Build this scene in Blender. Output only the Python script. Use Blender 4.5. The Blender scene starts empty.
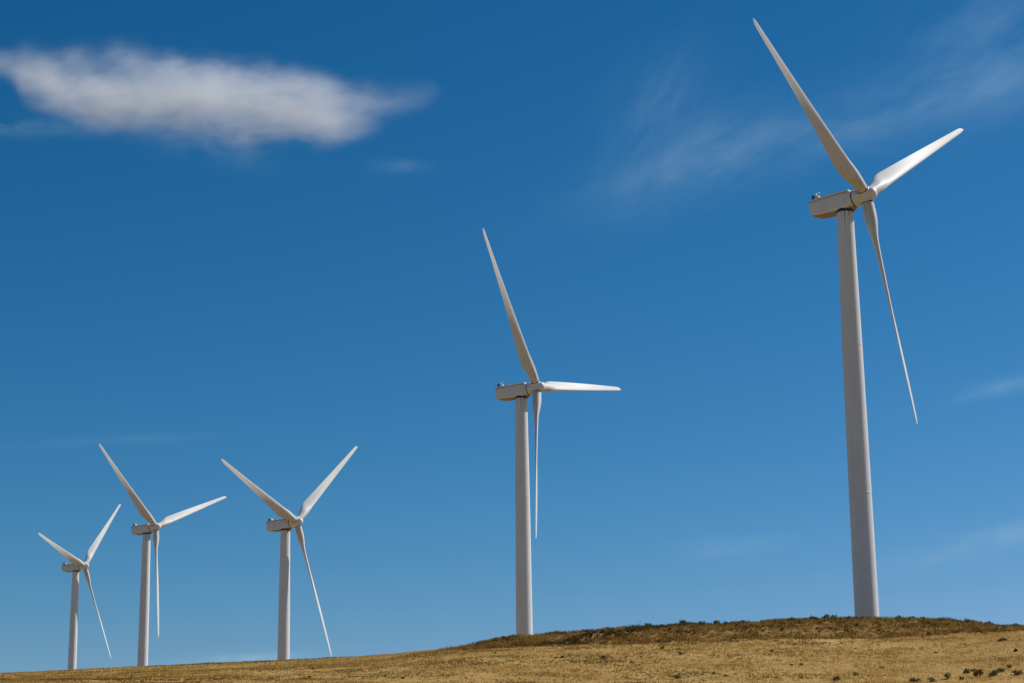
import bpy, bmesh, math, random
import numpy as np
from mathutils import Matrix, Vector

random.seed(7)
rng = np.random.default_rng(11)
scene = bpy.context.scene
COL = scene.collection
R = math.radians

# ------------------------------------------------------------------ camera
W, H, FPX = 1024, 683, 2124.61
PITCH, ROLL = R(14.61207), R(-0.74658)
fw = np.array([0, math.cos(PITCH), math.sin(PITCH)])
r0 = np.array([1.0, 0, 0]); u0 = np.cross(r0, fw)
c_, s_ = math.cos(ROLL), math.sin(ROLL)
cr, cu = c_ * r0 + s_ * u0, c_ * u0 - s_ * r0
cam_d = bpy.data.cameras.new('camera')
cam = bpy.data.objects.new('camera', cam_d)
COL.objects.link(cam)
cam.matrix_world = Matrix(((cr[0], cu[0], -fw[0], 0), (cr[1], cu[1], -fw[1], 0), (cr[2], cu[2], -fw[2], 0), (0, 0, 0, 1)))
cam_d.sensor_width = 36
cam_d.lens = FPX * 36 / W
cam_d.clip_start, cam_d.clip_end = 0.5, 60000
scene.camera = cam


def ray(px, py):
    """azimuth (from +Y to the right) and slope of a line of sight, used to survey the hill from the camera"""
    d = fw + (px - W / 2) / FPX * cr - (py - H / 2) / FPX * cu
    return math.atan2(d[0], d[1]), d[2] / math.hypot(d[0], d[1])


# ------------------------------------------------------------------ tags / links
def tag(o, label=None, cat=None, group=None, kind=None):
    if label: o['label'] = label
    if cat: o['category'] = cat
    if group: o['group'] = group
    if kind: o['kind'] = kind
    return o


def link(name, me, parent=None):
    o = bpy.data.objects.new(name, me)
    COL.objects.link(o)
    if parent: o.parent = parent
    return o


def mesh_np(name, v, f, mats, tint=None, midx=None, smooth=False):
    """v (n,3), f (m,k) arrays -> mesh"""
    me = bpy.data.meshes.new(name)
    n, m, k = len(v), len(f), f.shape[1]
    me.vertices.add(n); me.vertices.foreach_set('co', np.asarray(v, np.float32).ravel())
    me.loops.add(m * k); me.loops.foreach_set('vertex_index', np.asarray(f, np.int32).ravel())
    me.polygons.add(m)
    me.polygons.foreach_set('loop_start', np.arange(0, m * k, k, dtype=np.int32))
    for mt in mats: me.materials.append(mt)
    if midx is not None: me.polygons.foreach_set('material_index', np.asarray(midx, np.int32))
    me.polygons.foreach_set('use_smooth', np.full(m, smooth))
    if tint is not None:
        a = me.attributes.new('tint', 'FLOAT', 'POINT'); a.data.foreach_set('value', np.asarray(tint, np.float32))
    me.update(calc_edges=True); me.validate()
    return me


# ------------------------------------------------------------------ materials
def new_mat(name):
    m = bpy.data.materials.new(name); m.use_nodes = True
    nt = m.node_tree
    return m, nt, nt.nodes['Principled BSDF']


def N(nt, t, **kw):
    n = nt.nodes.new(t)
    for k, v in kw.items(): setattr(n, k, v)
    return n


def noise(nt, scale, detail=4, rough=0.55, vec=None, sx=None):
    n = N(nt, 'ShaderNodeTexNoise'); n.inputs['Scale'].default_value = scale
    n.inputs['Detail'].default_value = detail; n.inputs['Roughness'].default_value = rough
    if vec is not None:
        if sx:
            mp = N(nt, 'ShaderNodeMapping'); mp.inputs['Scale'].default_value = sx
            nt.links.new(vec, mp.inputs['Vector']); vec = mp.outputs['Vector']
        nt.links.new(vec, n.inputs['Vector'])
    return n.outputs['Fac']


def ramp(nt, fac, stops):
    n = N(nt, 'ShaderNodeValToRGB')
    e = n.color_ramp.elements
    while len(e) < len(stops): e.new(0.5)
    for el, (p, c) in zip(e, stops):
        el.position = p; el.color = (*c, 1) if len(c) == 3 else c
    nt.links.new(fac, n.inputs['Fac'])
    return n.outputs['Color']


def math_(nt, op, a, b=None, c=None, clamp=False):
    n = N(nt, 'ShaderNodeMath', operation=op); n.use_clamp = clamp
    for i, x in enumerate((a, b, c)):
        if x is None: continue
        if isinstance(x, (int, float)): n.inputs[i].default_value = x
        else: nt.links.new(x, n.inputs[i])
    return n.outputs[0]


def mix(nt, fac, a, b, blend='MIX'):
    n = N(nt, 'ShaderNodeMix', data_type='RGBA', blend_type=blend)
    for i, x in ((0, fac), (6, a), (7, b)):
        if isinstance(x, (int, float)): n.inputs[i].default_value = x
        elif isinstance(x, tuple): n.inputs[i].default_value = (*x, 1)
        else: nt.links.new(x, n.inputs[i])
    return n.outputs[2]


def white_paint(name, base, rough=0.45, streak=True):
    m, nt, b = new_mat(name)
    tc = N(nt, 'ShaderNodeTexCoord')
    v = tc.outputs['Object']
    oi = N(nt, 'ShaderNodeObjectInfo')
    f1 = noise(nt, 0.9, 5, 0.6, v, (1, 1, 0.18))
    col = mix(nt, math_(nt, 'MULTIPLY', math_(nt, 'SUBTRACT', f1, 0.42, clamp=True), 1.0, clamp=True), base, tuple(x * y for x, y in zip(base, (0.78, 0.74, 0.68))))
    if streak:
        f2 = noise(nt, 2.4, 6, 0.65, v, (1, 1, 0.05))
        col = mix(nt, math_(nt, 'MULTIPLY', math_(nt, 'SUBTRACT', f2, 0.56, clamp=True), 1.6, clamp=True), col, (0.40, 0.35, 0.29))
    nt.links.new(col, b.inputs['Base Color'])
    b.inputs['Roughness'].default_value = rough
    b.inputs['Specular IOR Level'].default_value = 0.3
    return m, nt, b, v, col


PAINT, *_ = white_paint('turbine_paint', (0.72, 0.715, 0.705))
BLADE, nt, b, v, col = white_paint('blade_paint', (0.64, 0.632, 0.61), 0.55, False)
sp = N(nt, 'ShaderNodeSeparateXYZ'); nt.links.new(v, sp.inputs[0])      # grease and dirt worked out along the blade from its root
gr = noise(nt, 2.2, 5, 0.65, v, (1, 1, 0.12))
gr = math_(nt, 'MULTIPLY', math_(nt, 'SUBTRACT', gr, 0.46, clamp=True), math_(nt, 'SUBTRACT', 1.0, math_(nt, 'MULTIPLY', sp.outputs['Z'], 0.1), clamp=True))
nt.links.new(mix(nt, math_(nt, 'MULTIPLY', gr, 3.5, clamp=True), col, (0.27, 0.23, 0.18)), b.inputs['Base Color'])
# tower: the same paint with rust that has run down from the yaw ring and faint weld seams
TOWER, nt, b, v, col = white_paint('tower_paint', (0.72, 0.715, 0.705))
sp = N(nt, 'ShaderNodeSeparateXYZ'); nt.links.new(v, sp.inputs[0])
zt = math_(nt, 'SUBTRACT', 63.2, sp.outputs['Z'])
run = noise(nt, 3.2, 5, 0.6, v, (1, 1, 0.02))
reach = math_(nt, 'MULTIPLY', math_(nt, 'SUBTRACT', run, 0.5, clamp=True), 20)
fr = math_(nt, 'MULTIPLY', math_(nt, 'SUBTRACT', reach, zt, clamp=True), 1.1, clamp=True)
col = mix(nt, fr, col, (0.10, 0.055, 0.035))
wv = math_(nt, 'PINGPONG', math_(nt, 'ADD', sp.outputs['Z'], 0.4), 1.35)
seam = math_(nt, 'MULTIPLY', math_(nt, 'LESS_THAN', wv, 0.02), 0.2)
col = mix(nt, seam, col, (0.35, 0.33, 0.3))
nt.links.new(col, b.inputs['Base Color'])


def plain(name, c, rough=0.5, metal=0.0):
    m, nt, b = new_mat(name)
    tc = N(nt, 'ShaderNodeTexCoord')
    f = noise(nt, 6, 4, 0.6, tc.outputs['Object'])
    nt.links.new(mix(nt, math_(nt, 'MULTIPLY', f, 0.6), c, tuple(x * 0.7 for x in c)), b.inputs['Base Color'])
    b.inputs['Roughness'].default_value = rough; b.inputs['Metallic'].default_value = metal
    return m


UNDER_SHADE = plain('shaded_underside', (0.34, 0.31, 0.26), 0.55)  # dark colour stands for shade under the nacelle, against bright ground bounce
DARK = plain('dark_seal', (0.025, 0.024, 0.024), 0.6)
STEEL = plain('galvanised_steel', (0.45, 0.46, 0.47), 0.4, 0.7)
BLUE = plain('blue_lamp_housing', (0.05, 0.14, 0.26), 0.3)
GREYP = plain('grey_paint', (0.5, 0.5, 0.49), 0.5)


def veg(name, stops, trans=0.15, rough=0.8):
    """leaf colour from the plant's own tint"""
    m, nt, b = new_mat(name)
    a = N(nt, 'ShaderNodeAttribute', attribute_name='tint')
    oi = N(nt, 'ShaderNodeObjectInfo')
    f = math_(nt, 'ADD', a.outputs['Fac'], math_(nt, 'MULTIPLY', math_(nt, 'SUBTRACT', oi.outputs['Random'], 0.5), 0.35), clamp=True)
    col = ramp(nt, f, stops)
    nt.links.new(col, b.inputs['Base Color'])
    b.inputs['Roughness'].default_value = rough
    b.inputs['Specular IOR Level'].default_value = 0.2
    if trans:
        out = nt.nodes['Material Output']
        t = N(nt, 'ShaderNodeBsdfTranslucent'); nt.links.new(col, t.inputs['Color'])
        mx = N(nt, 'ShaderNodeMixShader'); mx.inputs[0].default_value = trans
        nt.links.new(b.outputs[0], mx.inputs[1]); nt.links.new(t.outputs[0], mx.inputs[2])
        nt.links.new(mx.outputs[0], out.inputs['Surface'])
    return m


GRASS = veg('dry_grass_blades', [(0.0, (0.19, 0.118, 0.032)), (0.45, (0.51, 0.312, 0.083)), (1.0, (0.66, 0.46, 0.175))], 0.4)
BRUSH = veg('low_brush_leaves', [(0.0, (0.09, 0.06, 0.018)), (0.3, (0.33, 0.17, 0.042)), (0.6, (0.40, 0.24, 0.055)), (0.8, (0.19, 0.155, 0.045)), (1.0, (0.52, 0.35, 0.11))], 0.35)
SAGE = veg('sage_leaves', [(0.0, (0.07, 0.062, 0.022)), (0.5, (0.19, 0.165, 0.055)), (1.0, (0.36, 0.29, 0.105))], 0.25)
FOLD_SHADE = veg('fold_shade_leaves', [(0.0, (0.022, 0.019, 0.01)), (0.5, (0.055, 0.043, 0.017)), (1.0, (0.11, 0.085, 0.033))], 0.08)  # leaf colours darkened to carry the shade of the mound's fold
TUFT = veg('tuft_leaves', [(0.0, (0.09, 0.07, 0.024)), (0.5, (0.20, 0.155, 0.045)), (1.0, (0.34, 0.25, 0.08))], 0.15)
WOOD = plain('twig_bark', (0.07, 0.05, 0.035), 0.9)


# ------------------------------------------------------------------ value noise (numpy)
def vnoise(x, y, seed=0):
    xi, yi = np.floor(x).astype(np.int64), np.floor(y).astype(np.int64)
    fx, fy = x - xi, y - yi
    fx = fx * fx * (3 - 2 * fx); fy = fy * fy * (3 - 2 * fy)
    def h(i, j):
        n = (i * 374761393 + j * 668265263 + seed * 974711) & 0x7fffffff
        n = ((n ^ (n >> 13)) * 1274126177) & 0x7fffffff
        n = n ^ (n >> 16)
        return (n & 0xffff) / 65535.0
    return (h(xi, yi) * (1 - fx) + h(xi + 1, yi) * fx) * (1 - fy) + (h(xi, yi + 1) * (1 - fx) + h(xi + 1, yi + 1) * fx) * fy


def fbm(x, y, seed=0, oct=3):
    s, a, t = 0, 1, 0
    for k in range(oct):
        s = s + a * vnoise(x * 2 ** k, y * 2 ** k, seed + k * 17); t += a; a *= 0.5
    return s / t


def sst(a, b, x):
    t = np.clip((x - a) / (b - a), 0, 1)
    return t * t * (3 - 2 * t)


# ------------------------------------------------------------------ turbines: surveyed positions (hub), heading, rotor angle
TURB = [
    ((51.60, 292.95, 97.62), 51.04, -60.89),
    ((4.87, 412.47, 98.04), 61.89, -39.91),
    ((-55.54, 536.51, 93.01), 59.33, -72.81),
    ((-109.95, 644.66, 110.75), 59.42, -53.26),
    ((-157.38, 772.03, 118.57), 69.62, -79.07),
]
HUBH, OVER, TILT, CONE, RAD = 65.0, 3.616, R(4.789), R(4.47), 35.25
BASES = []
for (h, yaw, az) in TURB:
    y = R(yaw)
    BASES.append((h[0] - math.sin(y) * OVER, h[1] + math.cos(y) * OVER, h[2] - HUBH))

# ------------------------------------------------------------------ terrain
# the hill's crest line and the foot of the brushy mound, as seen from the camera
crest_px = [(-120, 678), (0, 672.5), (70, 669.6), (142, 666.0), (210, 662.8), (283, 660.6), (360, 656.3), (440, 651.2), (462, 648.6), (480, 645.0),
            (500, 641.0), (522, 638.2), (560, 635.5), (600, 632.6), (640, 630.3), (700, 627.0), (740, 624.6), (800, 621.6), (830, 619.8),
            (866, 618.6), (910, 618.6), (950, 619.6), (975, 622.0), (990, 626.0), (1024, 628.6), (1150, 634)]
foot_px = [(-120, 681), (0, 675.5), (142, 669), (283, 662.5), (360, 658), (440, 653), (480, 649.5), (520, 647.5), (560, 646), (640, 643.8),
           (700, 642), (760, 640.2), (830, 638.5), (900, 637.3), (960, 636), (1000, 634), (1024, 633), (1150, 638)]
def table(pts):
    a = np.array([ray(*p) for p in pts]); return a[:, 0], a[:, 1]
crest_px = [(x, y + (5.3 if x < 440 else 2.6)) for x, y in crest_px]
foot_px = [(x, y + (4.4 if x < 440 else -0.3)) for x, y in foot_px]
CA, CT = table(crest_px); FA, FT = table(foot_px); BA, BT = table([(x, 683) for x in range(-120, 1200, 60)])
MA, MP = table([(x, 640) for x in range(-400, 1500, 40)])[0], np.arange(-400, 1500, 40.0)  # azimuth -> column


def hermite(d, K, Z):
    """monotone cubic through knots; K, Z shape (k, n), d shape (n,)"""
    k = len(K)
    h = K[1:] - K[:-1]; s = (Z[1:] - Z[:-1]) / h
    m = np.zeros_like(Z); m[0] = s[0]; m[-1] = s[-1]
    for i in range(1, k - 1):
        w = (h[i - 1] * s[i] + h[i] * s[i - 1]) / (h[i - 1] + h[i])
        m[i] = np.where(s[i - 1] * s[i] <= 0, 0, np.sign(w) * np.minimum(np.abs(w), 3 * np.minimum(np.abs(s[i - 1]), np.abs(s[i]))))
    out = np.zeros_like(d)
    for i in range(k - 1):
        q = (d >= K[i]) & (d <= K[i + 1])
        t = np.where(q, (d - K[i]) / h[i], 0)
        v = Z[i] * (1 + 2 * t) * (1 - t) ** 2 + m[i] * h[i] * t * (1 - t) ** 2 + Z[i + 1] * t * t * (3 - 2 * t) + m[i + 1] * h[i] * t * t * (t - 1)
        out = np.where(q, v, out)
    return out


def mound_mask(az, d):
    px = np.interp(az, MA, MP)
    ca, ft = np.interp(az, CA, CT), np.interp(az, FA, FT)
    return sst(432, 475, px) * sst(236.5, 240.5, d + 2.5 * (fbm(az * 60, d * 0.12, 5) - 0.5)) * (1 - sst(330, 360, d))


def terrain(x, y, detail=True):
    x = np.asarray(x, float); y = np.asarray(y, float)
    d = np.hypot(x, y); az = np.arctan2(x, y)
    tc, tf, tb = np.interp(az, CA, CT), np.interp(az, FA, FT), np.interp(az, BA, BT)
    dB = np.full_like(d, 190.0); d1 = np.full_like(d, 238.0); d2 = np.full_like(d, 262.0) + 14 * (1 - sst(-0.12, 0.0, az))
    zb, z1, z2 = tb * dB, tf * d1, tc * d2
    # gentle plateau behind, tied to the tower feet
    w = 0; zz = 0
    for (bx, by, bz) in BASES:
        ww = 1 / ((x - bx) ** 2 + (y - by) ** 2 + 60.0) ** 1.4
        w = w + ww; zz = zz + ww * bz
    zback = zz / w
    zback = np.minimum(zback, tc * np.maximum(d, 200) - 1.2)
    fall = sst(900, 4000, d)
    zback = zback * (1 - fall) + (-20 - d * 0.001) * fall
    K = np.stack([0 * d, 0 * d + 60, 0 * d + 125, dB, d1, d2, d2 + 12])
    g = lambda q: -1.7 + (zb + 1.7) * (q / 190.0) ** 1.3
    Zk = np.stack([0 * d - 1.7, g(60), g(125), zb, z1, z2, z2 - 0.35])
    zf = hermite(np.minimum(d, d2 + 12), K, Zk)
    s = sst(d2 + 8, d2 + 60, d)
    z = np.where(d < d2 + 8, zf, zf * (1 - s) + zback * s)
    # a steep fold in the mound's face, left flank turned from the sun
    px = np.interp(az, MA, MP)
    sd = px - (566 + (d - 241) / 20 * 112) + 14 * (fbm(x * 0.3, y * 0.3, 41) - 0.5)
    z = z + 0.55 * sst(-14, 2, sd) * np.exp(-np.maximum(sd, 0) / 80.0) * sst(238, 243, d) * (1 - sst(245, 254, d)) * (d < 300)
    if detail:
        nr = (d > 60) & (d < 420)
        mm = mound_mask(az, d)
        bump = 0.5 * (fbm(x * 0.10, y * 0.10, 3) - 0.5) + 0.22 * (fbm(x * 0.4, y * 0.4, 9) - 0.5)
        z = z + np.where(nr, bump * (0.55 + 1.3 * mm) * sst(60, 120, d), 0)
    # out of the way of the view, the hill runs out into flat prairie
    k = sst(R(24), R(80), np.abs(az)) * sst(20, 120, d)
    far = -1.7 - 0.004 * np.minimum(d, 3000)
    return z * (1 - k) + far * k


azv = np.concatenate([np.linspace(-math.pi, R(-30), 60, endpoint=False), np.linspace(R(-30), R(-16.5), 40, endpoint=False),
                      np.arange(R(-16.5), R(16.5), 0.0012), np.linspace(R(16.5), R(30), 40, endpoint=False), np.linspace(R(30), math.pi, 60)])
dv = np.concatenate([np.linspace(1, 60, 20, endpoint=False), np.linspace(60, 175, 60, endpoint=False), np.arange(175, 300, 0.42),
                     np.linspace(300, 420, 60, endpoint=False), np.geomspace(420, 1200, 60, endpoint=False), np.geomspace(1200, 30000, 40)])
A, D = np.meshgrid(azv, dv, indexing='ij')
X, Y = (D * np.sin(A)).ravel(), (D * np.cos(A)).ravel()
Z = terrain(X, Y)
na, nd = len(azv), len(dv)
idx = np.arange(na * nd).reshape(na, nd)
F = np.stack([idx[:-1, :-1], idx[:-1, 1:], idx[1:, 1:], idx[1:, :-1]], -1).reshape(-1, 4)
Dr = D.ravel()
mmv = np.maximum(mound_mask(np.arctan2(X, Y), Dr), 0.9 * sst(282, 300, Dr) * sst(0.25, 0.6, fbm(X * 0.02, Y * 0.02, 81) + 0.1))  # unseen plateau behind the crest coloured brown to cut bounce onto the towers
mmv = np.maximum(mmv, 0.5 * (1 - sst(60, 150, Dr)))

m, nt, b = new_mat('hill_soil_and_straw')
geo = N(nt, 'ShaderNodeNewGeometry'); P = geo.outputs['Position']
n1 = noise(nt, 0.09, 6, 0.6, P); n2 = noise(nt, 1.3, 5, 0.6, P); n3 = noise(nt, 7, 4, 0.6, P)
straw = ramp(nt, math_(nt, 'ADD', math_(nt, 'MULTIPLY', n1, 0.55), math_(nt, 'MULTIPLY', n2, 0.45)),
             [(0.34, (0.29, 0.175, 0.048)), (0.5, (0.475, 0.29, 0.080)), (0.68, (0.58, 0.395, 0.14))])
straw = mix(nt, math_(nt, 'MULTIPLY', n3, 0.5), straw, (0.20, 0.115, 0.035))
brown = ramp(nt, n2, [(0.35, (0.13, 0.07, 0.02)), (0.5, (0.26, 0.14, 0.035)), (0.68, (0.36, 0.215, 0.06))])
at = N(nt, 'ShaderNodeAttribute', attribute_name='tint')
nt.links.new(mix(nt, at.outputs['Fac'], straw, brown), b.inputs['Base Color'])
b.inputs['Roughness'].default_value = 0.95; b.inputs['Specular IOR Level'].default_value = 0.1
bp = N(nt, 'ShaderNodeBump'); bp.inputs['Strength'].default_value = 0.6; bp.inputs['Distance'].default_value = 0.15
nt.links.new(n2, bp.inputs['Height']); nt.links.new(bp.outputs[0], b.inputs['Normal'])
tag(link('ground', mesh_np('ground', np.stack([X, Y, Z], 1), F, [m], tint=mmv, smooth=True)), kind='structure')


# ------------------------------------------------------------------ grass and low brush (ground cover)
def tufts(n, pick, h, w, blades, mat, name, lean=0.35):
    x, y, tint, hs = pick(n)
    n = len(x)
    z = terrain(x, y)
    V = []; T = []
    for k in range(blades):
        a = rng.uniform(0, 2 * math.pi, n); l = rng.uniform(0.05, lean, n); hh = hs * h * rng.uniform(0.55, 1.0, n)
        ox, oy = rng.normal(0, w * 0.9, n), rng.normal(0, w * 0.9, n)
        ww = w * rng.uniform(0.25, 0.6, n)
        bx, by = x + ox, y + oy
        pa = a + math.pi / 2
        p0 = np.stack([bx - ww * np.cos(pa), by - ww * np.sin(pa), z - 0.05], 1)
        p1 = np.stack([bx + ww * np.cos(pa), by + ww * np.sin(pa), z - 0.05], 1)
        p2 = np.stack([bx + l * np.cos(a) * hh, by + l * np.sin(a) * hh, z + hh], 1)
        V.append(np.stack([p0, p1, p2], 1)); T.append(np.repeat(np.clip(tint + rng.normal(0, 0.06, n), 0, 1)[:, None], 3, 1))
    V = np.concatenate(V).reshape(-1, 3); T = np.concatenate(T).ravel()
    return mesh_np(name, V, np.arange(len(V)).reshape(-1, 3), [mat], tint=T)


def pick_grass(n):
    a = rng.uniform(R(-15.5), R(15.5), n); d = np.sqrt(rng.uniform(168 ** 2, 292 ** 2, n))
    x, y = d * np.sin(a), d * np.cos(a)
    mm = mound_mask(a, d)
    patch = fbm(x * 0.06, y * 0.05, 21); fine = fbm(x * 0.35, y * 0.22, 31)
    keep = (mm < 0.5) & (rng.uniform(0, 1, n) < np.clip(0.45 + 1.6 * (fine - 0.4) + (patch - 0.5), 0.12, 1))
    band = fbm(x * 0.045, d * 0.38, 71); small = fbm(x * 0.28, d * 0.85, 73)
    t = 0.46 + 1.1 * (patch - 0.5) + 1.2 * (band - 0.5) + 0.7 * (small - 0.5) + 0.10 * np.clip(a / R(14), -1, 1)
    t = np.where(small > 0.70, t - 0.25, t)
    return x[keep], y[keep], t[keep], (0.6 + 0.9 * fine)[keep]


def pick_brush(n):
    a = rng.uniform(R(-3), R(15.5), n); d = np.sqrt(rng.uniform(234 ** 2, 296 ** 2, n))
    x, y = d * np.sin(a), d * np.cos(a)
    mm = mound_mask(a, d); fine = fbm(x * 0.45, y * 0.25, 51)
    keep = rng.uniform(0, 1, n) < mm * np.clip(0.2 + 1.6 * (fine - 0.25), 0.1, 1)
    top = sst(247, 258, d)
    t = 0.30 + 1.0 * (fbm(x * 0.9, y * 0.5, 61) - 0.4) + 0.42 * top + rng.normal(0, 0.1, n)
    px = np.interp(a, MA, MP)                                   # brush along the fold coloured dark to paint in its shade
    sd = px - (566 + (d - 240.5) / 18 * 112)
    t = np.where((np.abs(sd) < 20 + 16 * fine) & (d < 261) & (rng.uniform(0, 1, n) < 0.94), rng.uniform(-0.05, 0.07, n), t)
    t = np.where((fbm(x * 0.7, y * 0.6, 63) > 0.60 - 0.12 * top) & (rng.uniform(0, 1, n) < 0.35 + 0.5 * top), rng.uniform(0.0, 0.16, n), t)
    return x[keep], y[keep], t[keep], ((0.55 + 1.0 * fine) * (1 + 0.55 * top * fbm(x * 0.6, y * 0.6, 65)))[keep]


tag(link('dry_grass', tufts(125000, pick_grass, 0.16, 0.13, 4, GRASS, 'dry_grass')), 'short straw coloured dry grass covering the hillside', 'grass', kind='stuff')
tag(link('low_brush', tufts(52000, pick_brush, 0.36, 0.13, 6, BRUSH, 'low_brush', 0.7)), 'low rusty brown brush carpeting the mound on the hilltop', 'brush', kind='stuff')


# ------------------------------------------------------------------ shrubs
def shrub_mesh(name, w, h, leaves, leaf, mat, seed, wood=True, airy=0.0):
    r = np.random.default_rng(seed)
    nb = 9
    th = r.uniform(0, 2 * math.pi, nb); rad = np.sqrt(r.uniform(0, 1, nb)) * 0.36 * w
    ctr = np.stack([rad * np.cos(th), rad * np.sin(th), r.uniform(0.12, 0.62, nb) * h], 1)
    siz = r.uniform(0.16, 0.30, nb) * w
    which = r.integers(0, nb, leaves)
    dirs = r.normal(size=(leaves, 3)); dirs /= np.linalg.norm(dirs, axis=1)[:, None]
    p = ctr[which] + dirs * (siz[which] * r.uniform(0.35, 1.05 + airy, leaves) ** 0.6)[:, None] * np.array([1, 1, 0.8 * h / w + 0.25])
    p[:, 2] = np.abs(p[:, 2])
    tv = r.uniform(0.1, 0.75, nb)[which] + r.normal(0, 0.12, leaves)
    a = r.normal(size=(leaves, 3)); a /= np.linalg.norm(a, axis=1)[:, None]
    c = np.cross(a, r.normal(size=(leaves, 3))); c /= np.linalg.norm(c, axis=1)[:, None]
    s = leaf * r.uniform(0.6, 1.3, leaves)[:, None]
    q = np.stack([p - a * s, p + c * s * 0.5, p + a * s, p - c * s * 0.5], 1).reshape(-1, 3)
    V = [q]; T = [np.repeat(np.clip(tv, 0, 1), 4)]; Fm = [np.arange(len(q)).reshape(-1, 4)]; mi = [np.zeros(leaves, int)]
    off = len(q)
    if wood:
        for k in range(nb):
            o = np.array([r.normal(0, 0.04 * w), r.normal(0, 0.04 * w), -0.12]); e = ctr[k] + np.array([0, 0, siz[k] * (0.4 + airy * 2)])
            t = 0.018 * w
            pts = np.concatenate([o + t * np.array([[1, 0, 0], [-.5, .87, 0], [-.5, -.87, 0]]), e + 0.3 * t * np.array([[1, 0, 0], [-.5, .87, 0], [-.5, -.87, 0]])])
            V.append(pts); T.append(np.zeros(6))
            Fm.append(off + np.array([[0, 1, 4, 3], [1, 2, 5, 4], [2, 0, 3, 5]])); mi.append(np.ones(3, int)); off += 6
    return mesh_np(name, np.concatenate(V), np.concatenate(Fm), [mat, WOOD], tint=np.concatenate(T), midx=np.concatenate(mi))


sage = [shrub_mesh('sagebrush', 1.0, hh, 420, 0.075, SAGE, 100 + i) for i, hh in enumerate((0.85, 0.7, 0.95, 0.75, 0.8))]
thicket = [shrub_mesh('sagebrush', 1.0, hh, 420, 0.075, FOLD_SHADE, 140 + i) for i, hh in enumerate((0.7, 0.85))]
clump = [shrub_mesh('grass_clump', 0.6, hh, 140, 0.08, TUFT, 200 + i, False) for i, hh in enumerate((0.35, 0.28, 0.4))]
twiggy = [shrub_mesh('twiggy_weed', 0.8, 0.9, 26, 0.03, TUFT, 300 + i, True, 0.5) for i in range(2)]


def ground_hit(px, py, d0=150, d1=330):
    """where the line of sight through a point of the hillside meets the ground"""
    a, t = ray(px, py)
    d = np.arange(d0, d1, 0.25)
    z = terrain(d * math.sin(a), d * math.cos(a))
    k = np.argmax(z >= t * d)
    if z[k] < t * d[k]: k = np.argmax(z / d)
    return d[k] * math.sin(a), d[k] * math.cos(a)


def plant(name, me, x, y, s, label, cat, group=None, sz=1.0):
    o = link(name, me)
    o.location = (x, y, float(terrain(np.array([x]), np.array([y]))[0]) - 0.03)
    o.rotation_euler = (random.uniform(-.12, .12), random.uniform(-.12, .12), random.uniform(0, 6.28))
    o.scale = (s * random.uniform(.85, 1.2), s * random.uniform(.85, 1.2), s * sz * random.uniform(.85, 1.15))
    return tag(o, label, cat, group)


# the bushes on the mound, thickest along its crest
n_sage = 0
def sage_at(a, d, s, kinds=sage, dark=False):
    global n_sage
    x, y = d * math.sin(a), d * math.cos(a)
    plant('sagebrush', random.choice(kinds), x, y, s, *(('bush with shade put into its leaf colour, in the thicket along the dark fold of the mound', 'bush', 'thicket along the dark fold') if dark else ('dark olive sagebrush bush among many on the brown mound', 'bush', 'sagebrush bushes on the mound'))); n_sage += 1
aL, aR = ray(470, 640)[0], ray(1030, 630)[0]
for k in range(195):                                         # crest
    a = random.uniform(aL, aR); d = random.uniform(256, 268)
    px = float(np.interp(a, MA, MP))
    if fbm(np.array([px * 0.02]), np.array([d * 0.2]), 77)[0] < 0.30: continue
    sage_at(a, d, random.choice((0.5, 0.6, 0.7, 0.8, 0.9, 1.1)) * (0.6 if px < 600 else 1.0))
for k in range(58):                                          # face
    a = random.uniform(aL, aR); d = random.uniform(244, 257)
    sage_at(a, d, random.uniform(0.35, 0.7))
for k in range(42):                                          # thicket along the fold, leaves darkened to stand for its shade
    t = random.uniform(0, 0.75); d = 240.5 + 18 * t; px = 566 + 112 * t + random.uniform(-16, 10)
    sage_at(float(np.interp(px, MP, MA)), d, random.uniform(0.4, 0.7) * (1 - 0.35 * t), thicket, True)

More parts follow.
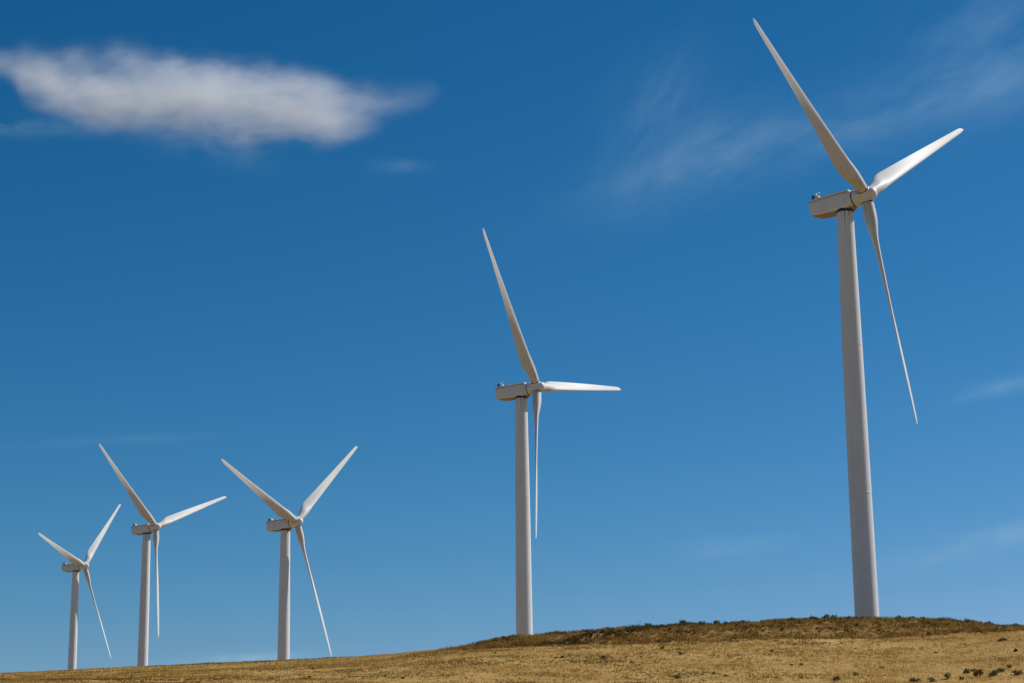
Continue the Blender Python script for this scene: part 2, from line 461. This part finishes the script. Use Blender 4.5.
# bushes standing alone in the dry grass at the lower right (each told apart by its place among the others)
lone = [
    (979, 677.5, 1.15, 'largest round dark bush in the dry grass, middle of the lower right cluster'),
    (994, 676, 1.0, 'dark green bush just right of the largest bush, lower right cluster'),
    (1000, 672.5, 0.8, 'olive bush behind and above the two darkest lower right bushes'),
    (967.5, 673.5, 0.8, 'grey olive bush behind and left of the largest lower right bush'),
    (973, 671.5, 0.5, 'small dark bush touching the top of the lower right cluster'),
    (948.5, 679.5, 0.8, 'dark bush standing alone between the lower right cluster and the frame bottom bushes'),
    (915.5, 682.5, 0.95, 'dark bush cut by the bottom edge below the tallest turbine, farther right than its tower'),
    (932, 682, 0.7, 'pale olive bush at the bottom edge beside a darker bush'),
    (962, 680, 0.6, 'small yellowish bush between two dark lower right bushes'),
    (1018, 675.5, 0.85, 'brownish bush nearest the lower right corner of the picture'),
    (1010, 668.5, 0.65, 'thin brown bush above the lower right corner, behind the cluster'),
    (1000, 641.2, 0.55, 'left bush of a small dark pair on the grass below the mound end'),
    (1004.5, 641, 0.6, 'right bush of a small dark pair on the grass below the mound end'),
    (1016.5, 651.5, 0.7, 'lone brown bush near the right edge halfway down the grass'),
    (678, 678.5, 0.7, 'small olive bush in the foreground grass below the middle of the mound'),
    (837, 681.5, 0.75, 'olive bush at the bottom edge below the tallest tower, left of it'),
    (856, 675.5, 0.65, 'leaning dry olive bush on the grass straight below the tallest tower'),
    (604.5, 659.5, 0.6, 'dark low bush on grass between the middle turbine and the fold in the mound'),
    (801, 665.5, 0.55, 'small dark green bush in mid grass left of the tallest turbine'),
    (681, 655, 0.6, 'small green bush in the grass below the brightest part of the mound'),
    (662, 649.5, 0.5, 'tiny blackish bush just below the foot of the mound near its dark fold'),
    (772, 652, 0.5, 'small yellow green bush under the mound left of the tallest turbine'),
]
for i, (px, py, s, lab) in enumerate(lone):
    x, y = ground_hit(px, min(py, 684))
    plant('bush', sage[i % 5], x, y, s * 0.98, lab, 'bush', None, 0.95)
x, y = ground_hit(825, 618.2)
plant('sagebrush', sage[2], x, y - 0.5, 1.15, 'tallest dark bush on the mound skyline left of the nearest tower', 'bush')
for px, s, lab in ((1011, 0.8, 'dark bush on the skyline at the low right end of the mound'), (1022, 0.7, 'last dark bush on the skyline at the right edge'),
                   (437, 0.45, 'small dark bush at the left tip of the mound skyline')):
    a = float(np.interp(px, MP, MA)); d = 262
    plant('bush', sage[1], d * math.sin(a), d * math.cos(a), s, lab, 'bush')

# small dark clumps all over the grass
for k in range(65):
    px = random.uniform(5, 1020); py = random.uniform(0, 1) ** 0.8
    top = float(np.interp(px, [p[0] for p in foot_px], [p[1] for p in foot_px])) + 2
    x, y = ground_hit(px, top + (683 - top) * py)
    plant('grass_clump', random.choice(clump), x, y, random.uniform(0.35, 0.9), 'small dull olive clump scattered in the dry grass slope', 'grass clump', 'dark clumps in the dry grass', 0.8)
for k in range(26):                                          # ragged growth along the grass skyline at the left
    px = random.uniform(60, 445); a = float(np.interp(px, MP, MA)); d = random.uniform(268, 277)
    plant('grass_clump', random.choice(clump), d * math.sin(a), d * math.cos(a), random.uniform(0.35, 0.8), 'small dry clump breaking the grass skyline left of the mound', 'grass clump', 'clumps along the grass skyline', 1.3)
a = float(np.interp(638, MP, MA))
plant('dead_shrub', twiggy[0], 260 * math.sin(a), 260 * math.cos(a), 1.5, 'bare twiggy dead shrub above the dark fold of the mound', 'dead shrub')
a = float(np.interp(259, MP, MA))
plant('twiggy_weed', twiggy[1], 272 * math.sin(a), 272 * math.cos(a), 0.9, 'spindly weed on the grass skyline left of the middle distant turbine', 'weed')


# ------------------------------------------------------------------ wind turbine
def loft(rings, cap0=True, cap1=True):
    bm = bmesh.new(); L = []
    for ring in rings: L.append([bm.verts.new(p) for p in ring])
    n = len(L[0])
    for a, b2 in zip(L, L[1:]):
        for i in range(n): bm.faces.new((a[i], a[(i + 1) % n], b2[(i + 1) % n], b2[i]))
    if cap0: bm.faces.new(L[0][::-1])
    if cap1: bm.faces.new(L[-1])
    return bm


def finish(bm, name, mat, sharp=35):
    bmesh.ops.recalc_face_normals(bm, faces=bm.faces)
    me = bpy.data.meshes.new(name); bm.to_mesh(me); bm.free()
    me.materials.append(mat)
    for p in me.polygons: p.use_smooth = True
    me.set_sharp_from_angle(angle=R(sharp))
    return me


def circle(r, z, n=48): return [(r * math.cos(2 * math.pi * i / n), r * math.sin(2 * math.pi * i / n), z) for i in range(n)]


def tower_mesh():
    rings = []
    zs = [(-4, 1.75), (0, 1.71), (21.4, 1.59), (43, 1.45), (63.05, 1.22)]
    for i, (z, r) in enumerate(zs):
        rings.append(circle(r, z))
        if i in (2, 3):                     # flange lips between the tower sections
            rings += [circle(r + 0.02, z + 0.02), circle(r + 0.02, z + 0.16), circle(r, z + 0.18)]
    return finish(loft(rings), 'tower', TOWER, 25)


def lathe(prof, n=40):
    """profile of (radius, height along -Y)"""
    return [[(r * math.cos(2 * math.pi * i / n), -h, r * math.sin(2 * math.pi * i / n)) for i in range(n)] for r, h in prof]


def rrect(w, zt, zb, y, rt, rb, n=6):
    pts = []
    for cx, cz, r, a0 in ((w / 2 - rt, zt - rt, rt, 0), (-w / 2 + rt, zt - rt, rt, 90), (-w / 2 + rb, zb + rb, rb, 180), (w / 2 - rb, zb + rb, rb, 270)):
        for k in range(n): a = R(a0 + 90 * k / (n - 1)); pts.append((cx + r * math.cos(a), y, cz + r * math.sin(a)))
    return pts


# in rotor axes: Y = distance behind the hub centre
def nacelle_mesh():
    ring = [rrect(2.0, 1.00, -1.00, 1.86, .98, .98), rrect(2.5, 1.20, -1.26, 1.90, .9, 1.0), rrect(2.62, 1.23, -1.36, 2.15, .4, .7),
            rrect(2.66, 1.26, -1.42, 2.8, .22, .5), rrect(2.66, 1.36, -1.40, 4.8, .22, .42), rrect(2.6, 1.48, -1.16, 7.4, .2, .4), rrect(2.5, 1.50, -0.96, 8.3, .2, .4),
            rrect(2.42, 1.48, -0.78, 8.70, .2, .36), rrect(2.26, 1.40, -0.60, 8.87, .2, .3), rrect(2.0, 1.26, -0.46, 8.91, .2, .28)]
    me = finish(loft(ring), 'nacelle', PAINT, 30); me.materials.append(UNDER_SHADE)
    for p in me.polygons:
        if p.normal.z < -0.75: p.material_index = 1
    return me


def roof_rings(g, zt, zb):
    """rings round the top of the nacelle, g wider than its sides, from zb below its roof line to zt above"""
    out = []
    for y, w, top in ((2.15, 2.50, 1.22), (2.4, 2.62, 1.24), (2.8, 2.66, 1.26), (4.8, 2.66, 1.36), (7.4, 2.6, 1.48), (8.3, 2.5, 1.50), (8.70, 2.42, 1.48), (8.84, 2.30, 1.44)):
        out.append(rrect(w + 2 * g, top + zt, top - zb, y + (g if y > 6 else -g), min(.2, (zt + zb) * .45), .01))
    return out


def roof_mesh(): return finish(loft(roof_rings(0.045, 0.05, 0.30)), 'roof_cover', PAINT, 30)
def roof_seal_mesh(): return finish(loft(roof_rings(0.03, -0.26, 0.36)), 'roof_seal', DARK, 30)


def box_bm(bm, c, s, bev=0.0):
    g = bmesh.ops.create_cube(bm, size=1, matrix=Matrix.Translation(c) @ Matrix.Diagonal((*s, 1)))
    if bev: bmesh.ops.bevel(bm, geom=list({e for v in g['verts'] for e in v.link_edges}), offset=bev, segments=2, affect='EDGES')


def rod(bm, a, b2, r, n=8):
    a, b2 = Vector(a), Vector(b2); d = b2 - a
    q = d.to_track_quat('Z', 'Y').to_matrix().to_4x4()
    bmesh.ops.create_cone(bm, cap_ends=True, segments=n, radius1=r, radius2=r, depth=d.length, matrix=Matrix.Translation((a + b2) / 2) @ q)


def box_mesh(name, c, s, mat, bev=0.03):
    bm = bmesh.new(); box_bm(bm, c, s, bev); return finish(bm, name, mat)


def mast_mesh():
    bm = bmesh.new(); y = 7.9
    rod(bm, (0.35, y, 1.35), (0.35, y, 2.75), 0.06)
    rod(bm, (-0.45, y, 1.35), (-0.45, y, 2.45), 0.05)
    rod(bm, (-0.75, y, 2.38), (0.75, y, 2.38), 0.04)
    rod(bm, (0.35, y, 2.7), (0.35, y + .4, 2.82), 0.05)
    for k in range(3):
        a = 2.1 * k; p = Vector((-0.45 + 0.2 * math.cos(a), y + 0.2 * math.sin(a), 2.5))
        rod(bm, (-0.45, y, 2.48), p, 0.02, 6)
        bmesh.ops.create_icosphere(bm, subdivisions=1, radius=0.1, matrix=Matrix.Translation(p))
    bmesh.ops.create_icosphere(bm, subdivisions=2, radius=0.15, matrix=Matrix.Translation((0.35, y - .05, 2.82)))
    return finish(bm, 'weather_mast', STEEL)


def lamp_mesh():
    bm = bmesh.new(); y = 8.2
    rod(bm, (-0.7, y, 1.45), (-0.7, y, 2.12), 0.27, 16); rod(bm, (-0.7, y, 2.12), (-0.7, y, 2.28), 0.19, 16)
    return finish(bm, 'warning_lamp', BLUE)


def lamp_box_mesh(): return box_mesh('sensor_box', (-0.6, 7.5, 1.74), (0.6, 0.5, 0.5), PAINT)


def hub_mesh():
    prof = [(1.22, -1.80), (1.26, -1.74), (1.24, -1.2), (1.18, -0.4), (1.1, 0.25), (0.98, 0.75), (0.86, 1.0)]
    bm = loft(lathe(prof))
    return finish(bm, 'hub', PAINT, 50)


def nose_mesh():
    prof = [(0.86, 1.0), (0.88, 1.02)] + [(0.88 * math.cos(R(a)), 1.02 + 0.72 * math.sin(R(a))) for a in (12, 25, 40, 55, 68, 80, 88)]
    return finish(loft(lathe(prof)), 'nose_cap', PAINT, 60)


def seal_mesh(): return finish(loft(lathe([(1.16, -1.90), (1.30, -1.90), (1.30, -1.77), (1.16, -1.77)])), 'seal_ring', DARK)
def yaw_mesh(): return finish(loft([circle(1.24, 63.03), circle(1.29, 63.08), circle(1.29, 63.36), circle(1.25, 63.6)]), 'yaw_ring', DARK)
def socket_mesh():
    rings = [circle(0.99, 0.35, 32), circle(0.96, 1.22, 32), circle(0.94, 1.24, 32)]
    return finish(loft(rings), 'blade_socket', PAINT, 50)
def collar_mesh(): return finish(loft([circle(0.90, 1.18, 32), circle(0.90, 1.34, 32)]), 'bearing_ring', DARK, 50)


def blade_mesh():
    rings = []
    NP = 48
    for k in range(70):
        u = k / 69; r = 1.24 + (RAD - 1.24) * (u ** 1.15)
        q = r / RAD
        t = sst(0.045, 0.215, q)
        taper = 2.86 - 2.12 * max(0, (q - 0.12) / 0.88) ** 0.84
        chord = 1.72 + (taper - 1.72) * t
        tl = min(1, max(0, (q - 0.04) / 0.19)); tl = tl * (1.4 - 0.4 * tl)
        thick = (1.72 + (0.86 - 1.72) * tl) / chord if q < 0.23 else 0.33 + (0.15 - 0.33) * min(1, (q - 0.23) / 0.42)
        off = 0.5 + (0.29 - 0.5) * t; blend = t
        if q > 0.955: chord *= math.sqrt(max(0.03, 1 - ((q - 0.955) / 0.0455) ** 2))
        tw = R(11.0) + R(27) * max(0, 1 - max(0, q - 0.10) / 0.75) ** 1.3
        ring = []
        for i in range(NP):
            th = 2 * math.pi * i / NP
            xc = 0.5 * (1 + math.cos(th))                       # 0 = leading edge, 1 = trailing edge
            yt = 5 * thick * (0.2969 * math.sqrt(xc) - 0.126 * xc - 0.3516 * xc ** 2 + 0.2843 * xc ** 3 - 0.1036 * xc ** 4) + 0.006
            ya = (yt if math.sin(th) >= 0 else -yt * 0.8) + 0.02 * 4 * xc * (1 - xc)
            yc = 0.5 * math.sin(th)                             # circular root
            py = chord * (ya * blend + yc * (1 - blend)); px = chord * (off - xc)   # +X towards the leading edge, +Y downwind
            ring.append((px * math.cos(tw) + py * math.sin(tw), -px * math.sin(tw) + py * math.cos(tw), r))
        rings.append(ring)
    return finish(loft(rings), 'blade', BLADE, 60)


M_ = dict(tower=tower_mesh(), nacelle=nacelle_mesh(), roof=roof_mesh(), mast=mast_mesh(), lamp=lamp_mesh(), hub=hub_mesh(), nose=nose_mesh(), seal=seal_mesh(), rseal=roof_seal_mesh(), sbox=lamp_box_mesh(),
          yaw=yaw_mesh(), socket=socket_mesh(), collar=collar_mesh(), blade=blade_mesh(),
          vent=box_mesh('roof_vent', (0, 0, 0), (0.7, 0.55, 0.28), GREYP), hatch=box_mesh('roof_hatch', (0, 0, 0), (1.1, 0.8, 0.14), PAINT))


def make_turbine(label):
    t = link('wind_turbine', None)
    tag(t, label, 'wind turbine', 'wind turbines along the hilltop')
    rot = Matrix.Translation((0, -OVER, HUBH)) @ Matrix.Rotation(-TILT, 4, 'X')   # rotor axes: -Y upwind, tipped up
    def part(name, me, m, parent):
        o = link(name, me, parent); o.matrix_local = m; return o
    part('tower', M_['tower'], Matrix(), t); part('yaw_ring', M_['yaw'], Matrix(), t)
    n = part('nacelle', M_['nacelle'], rot, t)
    I = Matrix()
    part('roof_cover', M_['roof'], I, n); part('weather_mast', M_['mast'], I, n); part('warning_lamp', M_['lamp'], I, n); part('roof_seal', M_['rseal'], I, n); part('sensor_box', M_['sbox'], I, n)
    part('roof_vent', M_['vent'], Matrix.Translation((-0.5, 6.0, 1.58)), n); part('roof_hatch', M_['hatch'], Matrix.Translation((-0.3, 4.0, 1.44)), n)
    h = part('hub', M_['hub'], rot, t)
    part('nose_cap', M_['nose'], I, h); part('seal_ring', M_['seal'], I, h)
    for k in range(3):
        part('blade_socket', M_['socket'], Matrix.Rotation(R(120 * k), 4, 'Y'), h)
        bl = part('blade', M_['blade'], I, t); part('bearing_ring', M_['collar'], I, bl)
    return t


def copy_tree(o, parent=None):
    c = o.copy(); COL.objects.link(c)
    if parent: c.parent = parent; c.matrix_parent_inverse = o.matrix_parent_inverse.copy()
    for ch in [q for q in bpy.data.objects if q.parent == o]: copy_tree(ch, c)
    return c


labels = ['nearest and tallest white wind turbine, at the right on the brushy mound',
          'white wind turbine in the middle of the picture with one blade pointing level right',
          'white wind turbine with a V of two raised blades, nearest to the middle turbine',
          'white wind turbine second from the left, lowest blade hanging straight down beside its tower',
          'farthest and smallest white wind turbine, at the far left']
proto = make_turbine(labels[0])
things = [proto] + [copy_tree(proto) for _ in range(4)]
for t, base, (hub, yaw, az), lab in zip(things, BASES, TURB, labels):
    t.location = base; t.rotation_euler = (0, 0, R(yaw)); t['label'] = lab
    rot = Matrix.Translation((0, -OVER, HUBH)) @ Matrix.Rotation(-TILT, 4, 'X')
    k = 0
    for ch in [q for q in bpy.data.objects if q.parent == t]:
        nm = ch.name.split('.')[0]
        spin = Matrix.Rotation(R(az + 120 * k), 4, 'Y')
        if nm == 'blade':
            ch.matrix_local = rot @ spin @ Matrix.Rotation(CONE, 4, 'X'); k += 1
        elif nm == 'hub':
            ch.matrix_local = rot @ Matrix.Rotation(R(az), 4, 'Y')

# ------------------------------------------------------------------ the white cloud: a lens of real vapour, about 1.6 km off
def sky_dir(px, py):
    d = fw + (px - W / 2) / FPX * cr - (py - H / 2) / FPX * cu
    return Vector(d / np.linalg.norm(d))


CD = 1600.0
UNIT = CD / FPX                                        # metres per pixel-wide angle at that distance
c0 = sky_dir(200, 97) * CD
ex = (sky_dir(400, 97) - sky_dir(0, 97)).normalized(); ey = Vector((0, 1, 0)); ez = Vector((0, 0, 1))
ey = (ez.cross(ex)).normalized(); ez = ex.cross(ey).normalized()
# profile along the length: x, centre height, half thickness (in UNITs)
VIS = [(-330, 61, 8), (-270, 61, 11), (-225, 61, 13), (-190, 63, 15), (-165, 77, 29), (-140, 84, 36), (-100, 87, 38), (-40, 90, 38), (15, 98, 40), (70, 106, 38), (130, 113, 32), (165, 108, 26), (192, 103, 22), (212, 99, 18), (234, 97, 13), (256, 96, 6), (290, 96, 2)]
PROF = [(x, 97 - c, 1.45 * h) for x, c, h in VIS]
rings = []
for x, zc, hh in PROF:
    rings.append([(x * UNIT, 1.3 * hh * math.cos(2 * math.pi * i / 20) * UNIT, (zc + hh * math.sin(2 * math.pi * i / 20)) * UNIT) for i in range(20)])
bm = loft(rings); bmesh.ops.recalc_face_normals(bm, faces=bm.faces)
me = bpy.data.meshes.new('cloud'); bm.to_mesh(me); bm.free()
cm = bpy.data.materials.new('cloud_vapour'); cm.use_nodes = True; nt = cm.node_tree; nt.nodes.clear()
out = N(nt, 'ShaderNodeOutputMaterial'); pv = N(nt, 'ShaderNodeVolumePrincipled')
tc = N(nt, 'ShaderNodeTexCoord'); O = tc.outputs['Object']
wn = N(nt, 'ShaderNodeTexNoise'); wn.inputs['Scale'].default_value = 1 / (70 * UNIT); wn.inputs['Detail'].default_value = 2
nt.links.new(O, wn.inputs['Vector'])
wsub = N(nt, 'ShaderNodeVectorMath', operation='SUBTRACT'); nt.links.new(wn.outputs['Color'], wsub.inputs[0]); wsub.inputs[1].default_value = (.5, .5, .5)
wsc = N(nt, 'ShaderNodeVectorMath', operation='SCALE'); nt.links.new(wsub.outputs[0], wsc.inputs[0]); wsc.inputs['Scale'].default_value = 30 * UNIT
wad = N(nt, 'ShaderNodeVectorMath', operation='ADD'); nt.links.new(O, wad.inputs[0]); nt.links.new(wsc.outputs[0], wad.inputs[1])
sp = N(nt, 'ShaderNodeSeparateXYZ'); nt.links.new(wad.outputs[0], sp.inputs[0])
ux = math_(nt, 'MULTIPLY_ADD', sp.outputs['X'], 1 / (620 * UNIT), 330 / 620)        # 0..1 from -290 to 270
def curve(vals, lo, hi):
    n = N(nt, 'ShaderNodeFloatCurve'); cv = n.mapping.curves[0]
    pts = [((x + 330) / 620, (v - lo) / (hi - lo)) for x, v in vals]
    while len(cv.points) < len(pts): cv.points.new(0.5, 0.5)
    for p, (a, b2) in zip(cv.points, pts): p.location = (a, b2)
    n.mapping.update(); nt.links.new(ux, n.inputs['Value'])
    return math_(nt, 'MULTIPLY_ADD', n.outputs[0], (hi - lo) * UNIT, lo * UNIT)
zc = curve([(p[0], p[1]) for p in PROF], -20, 40); hc = curve([(p[0], p[2]) for p in PROF], 0, 62)
hc = math_(nt, 'MAXIMUM', hc, 2 * UNIT)
dz = math_(nt, 'DIVIDE', math_(nt, 'SUBTRACT', sp.outputs['Z'], zc), hc)
dy = math_(nt, 'DIVIDE', math_(nt, 'DIVIDE', sp.outputs['Y'], 1.3), hc)
rr = math_(nt, 'SQRT', math_(nt, 'ADD', math_(nt, 'MULTIPLY', dz, dz), math_(nt, 'MULTIPLY', dy, dy)))
n1 = noise(nt, 1 / (55 * UNIT), 6, 0.62, O, (0.7, 1, 1.1))
n2 = noise(nt, 1 / (16 * UNIT), 5, 0.65, O, (0.45, 1, 1.0))
e = math_(nt, 'SUBTRACT', 0.84, rr)
e = math_(nt, 'ADD', e, math_(nt, 'MULTIPLY', math_(nt, 'SUBTRACT', n1, 0.5), 1.7))
e = math_(nt, 'ADD', e, math_(nt, 'MULTIPLY', math_(nt, 'SUBTRACT', n2, 0.5), 0.9), clamp=True)
thick_ = curve([(-330, .35), (-200, .35), (-160, .6), (-110, 1), (80, 1), (140, .75), (165, .55), (190, .32), (212, .18), (232, .08), (250, 0.0), (290, 0.0)], 0, 1)
thick_ = math_(nt, 'DIVIDE', thick_, UNIT)
edge = math_(nt, 'MULTIPLY', math_(nt, 'SUBTRACT', 1.0, rr, clamp=True), 2.2, clamp=True)
den = math_(nt, 'MULTIPLY', math_(nt, 'MULTIPLY', math_(nt, 'POWER', e, 1.8), edge), math_(nt, 'MULTIPLY', thick_, 0.055))
nt.links.new(den, pv.inputs['Density'])
pv.inputs['Color'].default_value = (0.95, 0.975, 1.0, 1); pv.inputs['Anisotropy'].default_value = 0.25
nt.links.new(pv.outputs[0], out.inputs['Volume'])
me.materials.append(cm)
cl = link('cloud', me)
cl.matrix_world = Matrix(((ex[0], ey[0], ez[0], c0[0]), (ex[1], ey[1], ez[1], c0[1]), (ex[2], ey[2], ez[2], c0[2]), (0, 0, 0, 1)))
tag(cl, 'long soft white cloud drifting in the upper left of the blue sky', 'cloud')

# ------------------------------------------------------------------ sun and sky
SUN_AZ, SUN_EL = R(69), R(44)          # from the view direction (+Y) round to the right
sd = Vector((math.sin(SUN_AZ) * math.cos(SUN_EL), math.cos(SUN_AZ) * math.cos(SUN_EL), math.sin(SUN_EL)))
sl = bpy.data.lights.new('sun', 'SUN'); sl.energy = 4.5; sl.angle = R(0.53); sl.color = (1, 0.965, 0.91)
so = bpy.data.objects.new('sun', sl); COL.objects.link(so)
so.rotation_euler = (-sd).to_track_quat('-Z', 'Y').to_euler()

wd = bpy.data.worlds.new('World'); scene.world = wd; wd.use_nodes = True
nt = wd.node_tree; bg = nt.nodes['Background']
sky = N(nt, 'ShaderNodeTexSky', sky_type='NISHITA'); sky.sun_disc = False
sky.sun_elevation = SUN_EL; sky.sun_rotation = SUN_AZ
sky.air_density = 1.0; sky.dust_density = 0.25; sky.ozone_density = 2.5; sky.altitude = 600
hsv = N(nt, 'ShaderNodeHueSaturation'); hsv.inputs['Saturation'].default_value = 1.12; hsv.inputs['Value'].default_value = 5.2
pre = mix(nt, 1.0, sky.outputs[0], (0.2, 0.2, 0.2), 'MULTIPLY')
gam = N(nt, 'ShaderNodeGamma'); gam.inputs['Gamma'].default_value = 1.3
nt.links.new(pre, gam.inputs['Color']); nt.links.new(gam.outputs[0], hsv.inputs['Color'])
sc_ = N(nt, 'ShaderNodeSeparateColor'); nt.links.new(hsv.outputs[0], sc_.inputs[0])
cc_ = N(nt, 'ShaderNodeCombineColor')
red = math_(nt, 'MULTIPLY', math_(nt, 'POWER', math_(nt, 'MULTIPLY', sc_.outputs[0], 0.06 / 0.155), 1.75), 0.141 / 0.06)
nt.links.new(math_(nt, 'MINIMUM', red, 6.0), cc_.inputs[0])
nt.links.new(math_(nt, 'MULTIPLY', sc_.outputs[1], 1.10), cc_.inputs[1]); nt.links.new(math_(nt, 'MULTIPLY', sc_.outputs[2], 1.18), cc_.inputs[2])
col = cc_.outputs[0]
# high thin cirrus, part of the sky: streaked noise kept to the quarters of the sky where it hangs
G = N(nt, 'ShaderNodeTexCoord').outputs['Generated']
def veil(px, py, sx, sy, ang, amount, nscale, lo=0.42, seed=0.0):
    global col
    c = sky_dir(px, py)
    ax = (sky_dir(px + 40, py) - sky_dir(px - 40, py)).normalized(); az_ = c.cross(ax).normalized() * -1
    if az_.z < 0: az_ = -az_
    ca, sa = math.cos(R(ang)), math.sin(R(ang))
    e1 = ax * ca + az_ * sa; e2 = az_ * ca - ax * sa
    def dot(v, k):
        n = N(nt, 'ShaderNodeVectorMath', operation='DOT_PRODUCT'); nt.links.new(G, n.inputs[0]); n.inputs[1].default_value = v
        return math_(nt, 'MULTIPLY', math_(nt, 'SUBTRACT', n.outputs['Value'], v.dot(c)), k)
    a = dot(e1, FPX / sx); b2 = dot(e2, FPX / sy)
    rr = math_(nt, 'ADD', math_(nt, 'MULTIPLY', a, a), math_(nt, 'MULTIPLY', b2, b2))
    mask = math_(nt, 'POWER', 2.718, math_(nt, 'MULTIPLY', rr, -1.0))
    cx = N(nt, 'ShaderNodeCombineXYZ'); nt.links.new(math_(nt, 'MULTIPLY_ADD', a, sx / 150.0, seed), cx.inputs[0]); nt.links.new(math_(nt, 'MULTIPLY', b2, sy / 52.0), cx.inputs[1])
    f = noise(nt, nscale * 0.8, 9, 0.58, cx.outputs[0])
    cx.inputs[2].default_value = seed * 0.37
    f = math_(nt, 'MULTIPLY', math_(nt, 'SUBTRACT', f, lo, clamp=True), 2.6, clamp=True)
    f = math_(nt, 'MULTIPLY', math_(nt, 'MULTIPLY', f, mask), amount, clamp=True)
    dn = N(nt, 'ShaderNodeVectorMath', operation='DOT_PRODUCT'); nt.links.new(G, dn.inputs[0]); dn.inputs[1].default_value = c
    f = math_(nt, 'MULTIPLY', f, math_(nt, 'GREATER_THAN', dn.outputs['Value'], 0.5))
    col = mix(nt, f, col, (6.6, 9.8, 12.0))
veil(850, 122, 220, 30, 17, 0.18, 1.9, 0.32, 0.0)
veil(700, 155, 75, 34, 28, 0.17, 2.0, 0.32, 5.0)
veil(655, 130, 70, 42, 62, 0.15, 1.9, 0.32, 7.0)
veil(995, 40, 80, 60, 35, 0.15, 2.0, 0.32, 3.0)
veil(1010, 88, 80, 22, 20, 0.09, 1.8, 0.32, 13.0)
veil(1000, 388, 80, 8, 12, 0.30, 1.3, 0.36, 11.0)
veil(985, 540, 85, 11, 14, 0.46, 1.4, 0.36, 15.0)
veil(735, 545, 50, 12, 8, 0.2, 1.6, 0.38, 17.0)
veil(245, 659, 60, 5, 2, 0.7, 2.0, 0.38, 19.0)
veil(15, 125, 60, 8, -4, 0.40, 1.8, 0.34, 23.0)
veil(215, 154, 50, 12, -10, 0.16, 2.0, 0.38, 29.0)
veil(402, 166, 26, 8, 0, 0.20, 2.0, 0.38, 31.0)
veil(120, 440, 120, 5, 3, 0.07, 1.6, 0.36, 41.0)
nt.links.new(col, bg.inputs['Color'])
bg.inputs['Strength'].default_value = 0.06

# ------------------------------------------------------------------ render settings
vs = scene.view_settings
vs.view_transform = 'Standard'; vs.look = 'None'; vs.gamma = 1; vs.exposure = 0; vs.use_curve_mapping = False
scene.render.engine = 'CYCLES'
cy = scene.cycles
cy.max_bounces = 8; cy.diffuse_bounces = 3; cy.volume_bounces = 4; cy.transparent_max_bounces = 16
cy.volume_step_rate = 0.5; cy.volume_max_steps = 256
cy.use_denoising = True
